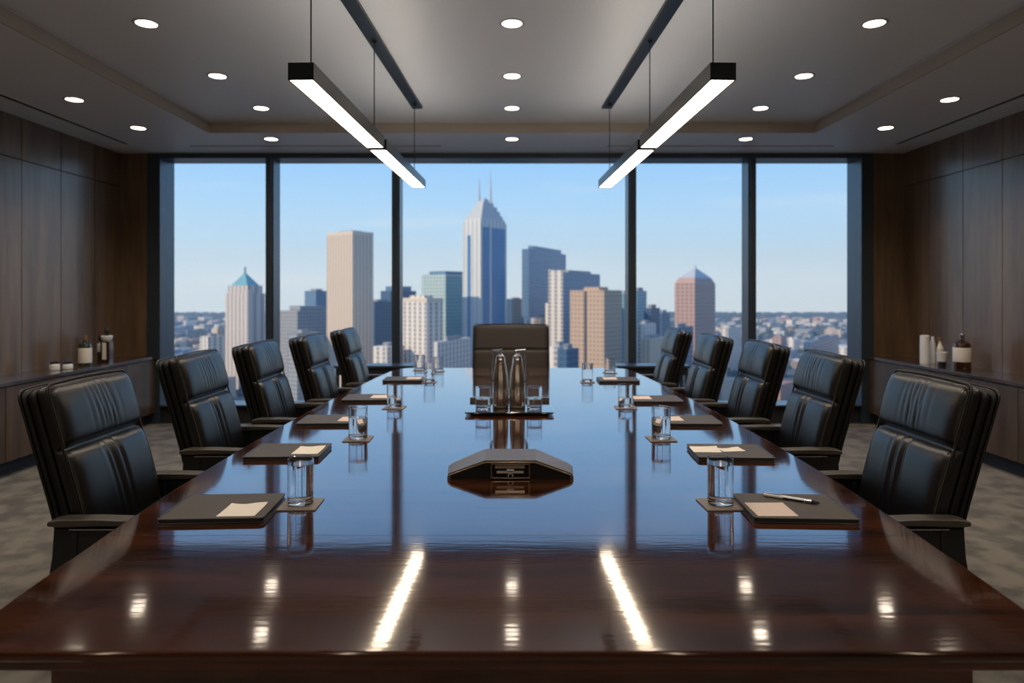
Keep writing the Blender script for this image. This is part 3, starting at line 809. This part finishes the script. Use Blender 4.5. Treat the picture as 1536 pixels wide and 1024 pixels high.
# tray with carafes and tumblers
ty = 4.10
o = thing('serving_tray', 'dark glossy rectangular serving tray in the middle of the table', 'tray', (-.015, ty, ZTAB))
link('tray_plate', MB().prism(rrect(.256, .205, .02), .012, .022), 'tray', o, bevel=.003, smooth=50)
link('tray_base', MB().prism(rrect(.225, .175, .02), 0, .012), 'slot', o)
link('tray_handle', MB().prism(rrect(.250, .012, .006, 6, 0, .205), .018, .045), 'phone', o, bevel=.003, smooth=50)
ZTR = ZTAB+.022
def make_carafe(sgn):
    o = thing('steel_carafe', 'x', 'carafe')
    link('flask_body', MB().lathe([(0, .0006), (.040, .0006), (.046, .004), (.0475, .012), (.0470, .10), (.044, .17), (.038, .225), (.031, .262), (.029, .285), (.026, .295), (0, .296)], 40), 'steel', o, smooth=50)
    link('base_ring', MB().lathe([(.0465, .002), (.0485, .004), (.0485, .014), (.0470, .016)], 40), 'phone_trim', o, smooth=50)
    link('spout', MB().tube([(0, -.018, .255), (0, -.034, .276), (0, -.044, .290)], [.012, .011, .008], 14), 'steel', o, smooth=60)
    lid = link('lid', MB().lathe([(.027, .292), (.024, .306), (.012, .318), (.008, .334), (0, .336)], 28), 'chrome', o, smooth=50)
    a, b = sorted((-sgn*.012, sgn*.050))
    link('lever', MB().prism_xz([(a, .333), (b, .340), (b, .348), (a, .343)], -.013, .013), 'chrome', lid, bevel=.002)
    hd = [(sgn*.046, 0, .336), (sgn*.047, 0, .30), (sgn*.050, 0, .25), (sgn*.056, 0, .20), (sgn*.056, 0, .17), (sgn*.046, 0, .15)]
    link('handle', MB().tube(hd, [.004, .005, .007, .009, .008, .005], 10), 'chrome', o, smooth=60)
    return o
for sgn, x, sd_ in ((-1, -.068, 'left'), (1, .032, 'right')):
    o = make_carafe(sgn); o.location = (x, 4.06, ZTR); o['label'] = 'polished steel carafe with lever lid on the tray, %s of the pair' % sd_; o['group'] = 'steel carafes on the tray'
for x, sd_ in ((-.170, 'left'), (.132, 'right')):
    o = make_glass(.046, .130, .066); o.name = 'tumbler_glass'; o.location = (x, 4.02, ZTR+.0002)
    o['label'] = 'short half-full tumbler on the tray, %s of the carafes' % sd_; o['group'] = 'tumblers on the tray'

# conference phone
o = thing('conference_phone', 'angular bronze and black conference phone on the table before the tray', 'conference phone', (-.006, 2.57, ZTAB))
def shell(front, back, thick):
    """plates across x: stations (x, z) with front y and back y"""
    mb = MB(); n = len(front)
    vs = []
    for (x, z, y0), (xb, zb, y1) in zip(front, back):
        vs += [(x, y0, z), (xb, y1, zb), (xb, y1, zb-thick), (x, y0, z-thick)]
    fs = [(0, 1, 2, 3), tuple((n-1)*4+i for i in (3, 2, 1, 0))]
    for i in range(n-1):
        a, b = i*4, (i+1)*4
        for k2 in range(4): fs.append((a+k2, b+k2, b+(k2+1) % 4, a+(k2+1) % 4))
    return mb.add(vs, fs)
fr = [(-.236, .018, .004), (-.225, .026, 0), (-.095, .0725, 0), (.095, .0725, 0), (.225, .026, 0), (.236, .018, .004)]
bk = [(-.243, .024, .105), (-.225, .033, .125), (-.102, .0725, .19), (.102, .0725, .19), (.225, .033, .125), (.243, .024, .105)]
link('top_shell', shell(fr, bk, .010), 'phone', o, bevel=.0015)
tr = [(x, y0-.0015, z-.008) for x, z, y0 in fr]
link('edge_trim', MB().tube(tr, .0028, 8), 'phone_trim', o, smooth=60)
ub = MB().prism_xz([(-.238, .0), (.238, .0), (.234, .012), (.095, .061), (-.095, .061), (-.234, .012)], .012, .10)
link('underbody', ub, 'phone_black', o)
for s_ in (-1, 1):
    link('foot', MB().box(s_*.232-.006, s_*.232+.006, .002, .05, 0, .013), 'phone_trim', o, bevel=.001)
hs = MB().box(-.074, -.069, -.004, .03, .004, .060); hs.box(.069, .074, -.004, .03, .004, .060); hs.box(-.074, .074, -.004, .03, .004, .008); hs.box(-.074, .074, -.004, .03, .056, .060)
cp = link('control_panel', hs, 'phone_trim', o, bevel=.001)
link('display_screen', MB().box(-.066, .066, .004, .02, .009, .055), 'screen', cp)
link('brow_bar', MB().prism_yz([(-.002, .041), (.012, .041), (.012, .054), (.002, .054)], -.058, .054), 'phone_trim', cp, bevel=.001)
link('key_bar', MB().prism_yz([(-.006, .024), (.010, .024), (.010, .031), (.0, .033)], -.052, .050), 'phone', cp, bevel=.001)
sy = MB()
sy.box(-.009, -.0065, -.003, .004, .0135, .0215); sy.box(.0065, .009, -.003, .004, .0135, .0215); sy.box(-.009, .009, -.003, .004, .0195, .0215)
sy.box(-.011, -.006, -.003, .004, .0125, .0145); sy.box(.006, .011, -.003, .004, .0125, .0145)
link('handset_symbol', sy, 'symbol', cp, label='small white handset symbol')
link('soft_key', MB().box(-.014, .014, -.0045, .004, .034, .038), 'symbol', cp)

# ------------------------------------------------------------------ the city outside
H0 = -110.0
def P(px, D): return (px-768)/F*D
def zat(py, D): return CAMZ+(440-py)*D/F
gm = mat('city_ground', (.055, .085, .10), .9, mottled=((.006, .012, .01), (.22, .20, .17), 8, .50, .72))
g = MB().box(-4200, 4200, 60, 3800, H0-5, H0)
struct('ground', g, gm)
FAC = {
 'beige': facade('facade_beige', (.62, .50, .385), (.42, .34, .27), 4.2, 4.0, .45, 1.1),
 'beige_cap': mat('stone_beige', (.62, .52, .43), .8),
 'bluegl': facade('facade_blue_glass', (.05, .16, .30), (.04, .20, .42), 6, 4, .7, .7, .35, .15),
 'teal': facade('facade_teal_glass', (.20, .36, .40), (.10, .27, .34), 5, 4, .8, .6, .4, .2),
 'paleteal': facade('facade_pale_green', (.42, .50, .48), (.20, .33, .36), 5, 4, .5, .6, .5, .2),
 'navy': facade('facade_navy_glass', (.045, .09, .16), (.03, .09, .18), 5, 4, .7, .6, .4, .2),
 'steelblue': facade('facade_steel_blue', (.11, .19, .29), (.07, .16, .28), 5, 4, .7, .6, .4, .2),
 'white': facade('facade_white_stone', (.68, .62, .55), (.26, .25, .25), 7, 4.0, .42, .8),
 'brown': facade('facade_brown_stone', (.46, .32, .22), (.24, .18, .14), 4, 4, .4, .5),
 'pink': facade('facade_pink_granite', (.42, .27, .22), (.20, .16, .17), 5, 4, .5, .55),
 'postmod': facade('facade_warm_grey', (.56, .48, .42), (.28, .28, .30), 9, 60, .4, 1.1),
 'grey': facade('facade_grey', (.30, .30, .31), (.12, .14, .17), 4, 4, .5, .5),
 'stripe': facade('facade_striped_stone', (.60, .58, .54), (.34, .40, .46), 6, 400, .3, 1.1, .6, .3),
 'roofteal': mat('teal_copper_roof', (.10, .30, .36), .5),
 'roofgrey': mat('grey_stone_roof', (.46, .48, .50), .6),
 'groove': mat('dark_recess', (.05, .05, .06), .5),
}
def footprint(xl, xe, xr, D, th):
    c_, s_ = math.cos(th), math.sin(th); Px = P(xe, D); ml = (xl-768)/F; mr_ = (xr-768)/F
    a = (Px-ml*D)/(c_+ml*s_); b = (mr_*D-Px)/(s_-mr_*c_)
    ctr = Vector((Px, D, 0))+Vector((-c_, s_, 0))*a/2+Vector((s_, c_, 0))*b/2
    return ctr, a, b
FOOT = []
def tower(name, lab, xl, xe, xr, top, D, m, th=38, tiers=(), parapet=True):
    """tower with its near corner at pixel column xe; returns root, half sizes"""
    t_ = math.radians(th)
    ctr, a, b = footprint(xl, xe, xr, D, t_)
    FOOT.append((ctr.x, ctr.y, math.hypot(a, b)/2+4))
    o = thing(name, lab, 'building', (ctr.x, ctr.y, H0), -t_)
    zt = zat(top, D)-H0
    link('tower_shaft', MB().box(-a/2, a/2, -b/2, b/2, 0, zt), FAC[m], o)
    return o, a/2, b/2, zt
def tier(o, name, hx, hy, z0, z1, m, cx=0, cy=0):
    return link(name, MB().box(cx-hx, cx+hx, cy-hy, cy+hy, z0, z1), FAC[m], o)
def pyramid(o, name, hx, hy, z0, z1, m, frac=0.0):
    mb = MB().add([(-hx, -hy, z0), (hx, -hy, z0), (hx, hy, z0), (-hx, hy, z0), (-hx*frac, -hy*frac, z1), (hx*frac, -hy*frac, z1), (hx*frac, hy*frac, z1), (-hx*frac, hy*frac, z1)],
                  [(3, 2, 1, 0), (4, 5, 6, 7), (0, 1, 5, 4), (1, 2, 6, 5), (2, 3, 7, 6), (3, 0, 4, 7)])
    return link(name, mb, FAC[m], o)
def dz(py, D): return zat(py, D)-H0
# postmodern tower with teal pyramid roof
D = 780
o, hx, hy, zt = tower('office_tower', 'warm grey tower with teal pyramid roof, behind the far left windows', 338, 372, 398, 440, D, 'postmod', 40)
tier(o, 'upper_setback', hx*.86, hy*.86, zt, dz(428, D), 'postmod'); pyramid(o, 'pyramid_roof', hx*.72, hy*.72, dz(428, D), dz(407, D), 'roofteal')
link('spire', MB().tube([(0, 0, dz(410, D)), (0, 0, dz(399, D))], 1.2, 6), FAC['roofteal'], o)
for s_ in (-1, 1):
    tier(o, 'corner_turret', hx*.22, hy*.22, 0, dz(434, D), 'postmod', s_*hx*.85, -s_*hy*.85)
# big beige slab
D = 640
o, hx, hy, zt = tower('office_tower', 'tall plain beige office tower in the second window', 490, 529, 560, 351, D, 'beige', 38)
tier(o, 'roof_band', hx*1.01, hy*1.01, zt, dz(346, D), 'beige_cap'); tier(o, 'roof_plant', hx*.5, hy*.5, dz(346, D), dz(343.5, D), 'grey')
# behind left of it
o, hx, hy, zt = tower('office_building', 'dark mid-rise block with brown side just left of the tall beige tower', 420, 446, 492, 466, 760, 'grey', 38)
tier(o, 'upper_block', hx*.6, hy*.8, zt, dz(459, 760), 'grey', hx*.35, 0)
o, hx, hy, zt = tower('office_building', 'pale glass block behind the dark mid-rise block left of the beige tower', 457, 474, 492, 436, 950, 'steelblue', 38)
tier(o, 'roof_plant', hx*.5, hy*.5, zt, dz(433, 950), 'grey')
o, hx, hy, zt = tower('office_building', 'navy glass block right behind the tall beige tower', 548, 562, 592, 452, 760, 'navy', 38)
tier(o, 'roof_plant', hx*.5, hy*.5, zt, dz(449, 760), 'grey')
o, hx, hy, zt = tower('office_building', 'dark blue stepped block behind the second mullion', 571, 586, 624, 436, 900, 'navy', 38)
tier(o, 'upper_block', hx*.8, hy*.7, zt, dz(429, 900), 'steelblue')
# white striped
D = 620
o, hx, hy, zt = tower('office_building', 'white stone block with vertical stripes at left of the middle window', 600, 640, 664, 452, D, 'white', 40)
tier(o, 'roof_band', hx*1.03, hy*1.03, zt, dz(447, D), 'beige_cap'); tier(o, 'roof_plant', hx*.55, hy*.55, dz(447, D), dz(443, D), 'white')
# teal glass
D = 760
o, hx, hy, zt = tower('office_tower', 'teal glass tower left of the tallest tower', 633, 668, 705, 411, D, 'paleteal', 40)
tier(o, 'glass_face', .6, hy*.98, 0, zt-2, 'teal', hx, 0.0)
tier(o, 'roof_plant', hx*.7, hy*.7, zt, dz(406, D), 'steelblue')
# tallest, twin spires
D = 700
o, hx, hy, zt = tower('skyscraper', 'tallest blue glass skyscraper with stepped stone crown and twin spires', 694, 721, 760, 331, D, 'stripe', 40)
tier(o, 'glass_face', .6, hy*.84, 0, zt-6, 'bluegl', hx, hy*0)
tier(o, 'glass_strip', hx*.16, .6, 0, zt-14, 'bluegl', -hx*.28, -hy)
tier(o, 'stone_pier', .9, hy*.06, 0, zt-3, 'stripe', hx, -hy*.30)
zz = zt
for i, (f_, py) in enumerate(((.92, 326), (.82, 320), (.70, 313), (.56, 306), (.40, 300))):
    z1 = dz(py, D); tier(o, 'crown_step', hx*f_, hy*f_, zz, z1, 'stripe' if i < 1 else 'roofgrey'); zz = z1
pyramid(o, 'crown_peak', hx*.34, hy*.34, zz, dz(291, D), 'roofgrey')
for sx_, py in ((-1, 262), (1, 250)):
    link('spire', MB().tube([(sx_*hx*.34, sx_*hy*.2, dz(312, D)), (sx_*hx*.34, sx_*hy*.2, dz(290, D)), (sx_*hx*.34, sx_*hy*.2, dz(py, D))], [1.8, 1.2, .3], 6), FAC['roofgrey'], o)
# dark blue tower
D = 800
o, hx, hy, zt = tower('office_tower', 'steel blue tower with thin beige side right of the tallest tower', 783, 793, 849, 373, D, 'steelblue', 24)
tier(o, 'stone_face', .8, hy*.98, 0, zt-1, 'beige_cap', -hx, 0)
tier(o, 'roof_plant', hx*.8, hy*.75, zt, dz(367, D), 'steelblue')
o, hx, hy, zt = tower('office_building', 'narrow dark block in the gap right of the tallest tower', 760, 768, 786, 448, 860, 'navy', 38)
tier(o, 'roof_plant', hx*.5, hy*.5, zt, dz(446, 860), 'grey')
# stepped white
D = 700
o, hx, hy, zt = tower('office_tower', 'white and slate tower with stepped left shoulder right of centre', 824, 845, 900, 408, D, 'steelblue', 30)
tier(o, 'stone_face', 1.2, hy*1.0, 0, zt+3, 'white', -hx, 0); tier(o, 'front_face', hx*.0+1.0, hy*1.01, 0, zt, 'white', -hx, 0)
link('front_stone', MB().box(-hx, hx, -hy-1.2, -hy, 0, zt+2), FAC['white'], o)
for w_, py, ex in ((.35, 424, 6), (.5, 455, 12)):
    link('stepped_wing', MB().box(-hx-ex, -hx, -hy*.7, hy*.6, 0, dz(py, D)), FAC['white'], o)
tier(o, 'roof_plant', hx*.6, hy*.6, zt, dz(404, D), 'grey')
# brown twin slab
D = 600
o, hx, hy, zt = tower('office_tower', 'brown stone block with dark vertical groove beside the third mullion', 855, 906, 933, 435, D, 'brown', 40)
link('groove_recess', MB().box(-hx*.08-1.2, -hx*.08+1.6, -hy-.35, -hy+.1, 0, zt-1), FAC['groove'], o)
tier(o, 'roof_plant', hx*.45, hy*.5, zt, dz(430, D), 'brown')
for args in ((('office_building', 'slim teal block just left of the third mullion', 928, 936, 952, 440, 860, 'teal', 38)),
             (('office_building', 'slim blue-green block with pale side just right of the third mullion', 948, 955, 970, 436, 820, 'teal', 38)),
             (('office_building', 'dark navy low block left of the pink granite tower', 966, 976, 990, 462, 780, 'navy', 38)),
             (('office_building', 'short navy block touching the left side of the pink granite tower', 984, 993, 1005, 469, 1050, 'navy', 38))):
    o, hx, hy, zt = tower(*args); tier(o, 'roof_plant', hx*.5, hy*.5, zt, zt+4, 'grey')
# pink granite tower with hipped roof
D = 720
o, hx, hy, zt = tower('office_tower', 'pink granite tower with hipped grey roof in the fourth window', 1012, 1042, 1073, 424, D, 'pink', 40)
pyramid(o, 'shoulder', hx*.97, hy*.97, zt, dz(416, D), 'pink', .82); pyramid(o, 'hipped_roof', hx*.80, hy*.80, dz(416, D), dz(401, D), 'roofgrey', .08)
link('roof_mast', MB().tube([(0, 0, dz(403, D)), (0, 0, dz(396, D))], .8, 6), FAC['roofgrey'], o)
# nearer low blocks that read individually
near = [
 ('long low cream building with terraces left of the head chair', 650, 656, 706, 513, 540, 'white', 20),
 ('low cream terrace building behind the fifth left chair and second mullion', 560, 580, 606, 520, 610, 'white', 30),
 ('small white corner building right of the head chair', 824, 836, 856, 520, 480, 'white', 35),
 ('low pale block behind the head chair right side', 786, 802, 832, 477, 720, 'white', 35),
 ('squat navy block right of the head chair', 836, 850, 868, 524, 440, 'navy', 35),
 ('low cream block between postmodern tower and first mullion', 300, 312, 336, 505, 760, 'white', 35),
 ('small tan block at the left edge of the postmodern tower base', 318, 326, 340, 492, 900, 'beige', 35),
 ('brick red low block in the far right window', 1158, 1172, 1180, 505, 900, 'pink', 35),
 ('wide navy low block in the far right window', 1205, 1216, 1258, 513, 800, 'navy', 35),
 ('cream low block at the right end of the far right window', 1258, 1274, 1300, 522, 760, 'white', 35),
 ('low white-topped block between third mullion and pink granite tower', 952, 966, 984, 486, 660, 'white', 35),
 ('tan low block left of the pink granite tower base', 962, 975, 1000, 508, 640, 'beige', 35),
 ('cream low block right of the pink granite tower', 1082, 1092, 1112, 492, 950, 'white', 35),
 ('dark blue low block behind the far right chairs', 1000, 1012, 1040, 492, 560, 'navy', 35),
 ('dark glass block left of the dark mid-rise building', 432, 446, 480, 500, 640, 'grey', 35),
]
for lab, a, b, c_, tp, D, m, th in near:
    o, hx, hy, zt = tower('low_building', lab, a, b, c_, tp, D, m, th)
    tier(o, 'roof_plant', hx*.4, hy*.4, zt, zt+3, 'grey')
# sea of low buildings out to the horizon
pal = [facade('lowrise_white', (.66, .62, .57), (.3, .3, .3), 9, 4, .5, .5), facade('lowrise_tan', (.52, .42, .33), (.25, .22, .2), 9, 4, .5, .5),
       facade('lowrise_brick', (.36, .20, .16), (.2, .16, .15), 9, 4, .5, .5), facade('lowrise_slate', (.12, .17, .24), (.07, .11, .17), 9, 4, .5, .5),
       facade('lowrise_grey', (.34, .35, .37), (.18, .2, .22), 9, 4, .5, .5)]
R_ = random.Random(11)
protos = []
for i, pm in enumerate(pal):
    for j in range(2):
        mb = MB().box(-.5, .5, -.5, .5, 0, 1)
        mb.box(-.2, .15, -.2, .2, 1, 1.12)
        me = bpy.data.meshes.new('low_rise_building'); me.from_pydata(mb.v, [], mb.f); me.materials.append(pm); protos.append(me)
spots = []; cells = {}; tries = 0
def near_items(x, y): return cells.get((int(x//130), int(y//130)), ())
def free(x, y, r):
    return not any((x-a)**2+(y-b)**2 < (r+q+2)**2 for a, b, q in FOOT) and not any((x-a)**2+(y-b)**2 < (r+q+2)**2 for a, b, q in near_items(x, y))
while len(spots) < 1300 and tries < 40000:
    tries += 1
    y = 680+(R_.random()**.85)*2150; x = R_.uniform(-.74, .74)*y
    if y < 960 and R_.random() < .4: continue
    w_ = R_.uniform(16, 44); d_ = R_.uniform(16, 40); rad = math.hypot(w_, d_)/2
    if not free(x, y, rad): continue
    spots.append((y, x, w_, d_))
    for da in (-1, 0, 1):
        for db in (-1, 0, 1): cells.setdefault((int(x//130)+da, int(y//130)+db), []).append((x, y, rad))
spots.sort()
stuff = MB(); 
i_near = 0
for i, (y, x, w_, d_) in enumerate(spots):
    h_ = R_.choice((6, 8, 10, 13, 17, 24))*R_.uniform(.8, 1.2)
    if y > 1500: h_ *= .8
    mi = R_.choices(range(5), (5, 3, 2, 3, 3))[0]; a = R_.uniform(.4, .9)
    if i_near < 290 and abs(x/y) < .56:
        i_near += 1
        o = bpy.data.objects.new('low_rise_building', protos[mi*2+i % 2]); COL.objects.link(o)
        o.location = (x, y, H0); o.rotation_euler = (0, 0, -a); o.scale = (w_, d_, h_)
        tag(o, 'small flat-roofed low-rise building in the blurred city below the skyline', 'building', 'low-rise buildings of the city below')
    else:
        stuff.k = mi
        ca, sa = math.cos(-a), math.sin(-a); n0 = len(stuff.v)
        stuff.box(-w_/2, w_/2, -d_/2, d_/2, 0, h_)
        for q in range(n0, len(stuff.v)):
            vx, vy, vz = stuff.v[q]; stuff.v[q] = (x+vx*ca-vy*sa, y+vx*sa+vy*ca, H0+vz)
tag(link('distant_buildings', stuff, pal), 'blurred mass of small distant buildings reaching to the horizon', 'buildings', kind='stuff')
# tree canopy between the streets
tm = mat('tree_canopy', (.030, .055, .050), .95, mottled=((.05, .05, .05), (.075, .10, .075), 4, .4, .65))
tr_ = MB()
for i in range(16000):
    y = 640+(R_.random()**.75)*3100; x = R_.uniform(-.75, .75)*y; r = R_.uniform(5, 11)*(1+max(0, y-1500)/2500); h_ = R_.uniform(5, 12)
    if not free(x, y, r*.95): continue
    vs = [(x+r*math.cos(k2*1.0472+i), y+r*math.sin(k2*1.0472+i), H0+h_*.35) for k2 in range(6)]
    vs += [(x+r*.6*math.cos(k2*1.0472+i+.5), y+r*.6*math.sin(k2*1.0472+i+.5), H0+h_) for k2 in range(6)]+[(x, y, H0+h_*1.2)]
    vs += [(x+r*.7*math.cos(k2*1.0472+i), y+r*.7*math.sin(k2*1.0472+i), H0-1) for k2 in range(6)]
    fs = [(k2, (k2+1) % 6, 6+(k2+1) % 6, 6+k2) for k2 in range(6)]+[(6+k2, 6+(k2+1) % 6, 12) for k2 in range(6)]+[(13+k2, 13+(k2+1) % 6, (k2+1) % 6, k2) for k2 in range(6)]
    tr_.add(vs, fs)
tag(link('tree_canopy', tr_, tm), 'dark blue-green tree canopy filling the streets of the city below', 'trees', kind='stuff')

# thin daylight haze between the viewpoint and the horizon
hm = bpy.data.materials.new('daylight_haze'); hm.use_nodes = True; hm.node_tree.nodes.clear()
ho = hm.node_tree.nodes.new('ShaderNodeOutputMaterial'); hv = hm.node_tree.nodes.new('ShaderNodeVolumeScatter')
hv.inputs['Color'].default_value = (.50, .72, 1, 1); hv.inputs['Density'].default_value = HAZE; hv.inputs['Anisotropy'].default_value = 0.2
hm.node_tree.links.new(hv.outputs[0], ho.inputs['Volume'])
tag(link('outside_haze', MB().box(-4100, 4100, 90, 3790, H0-3, 260), hm), 'pale blue haze hanging over the city outside the windows', 'haze', kind='stuff')
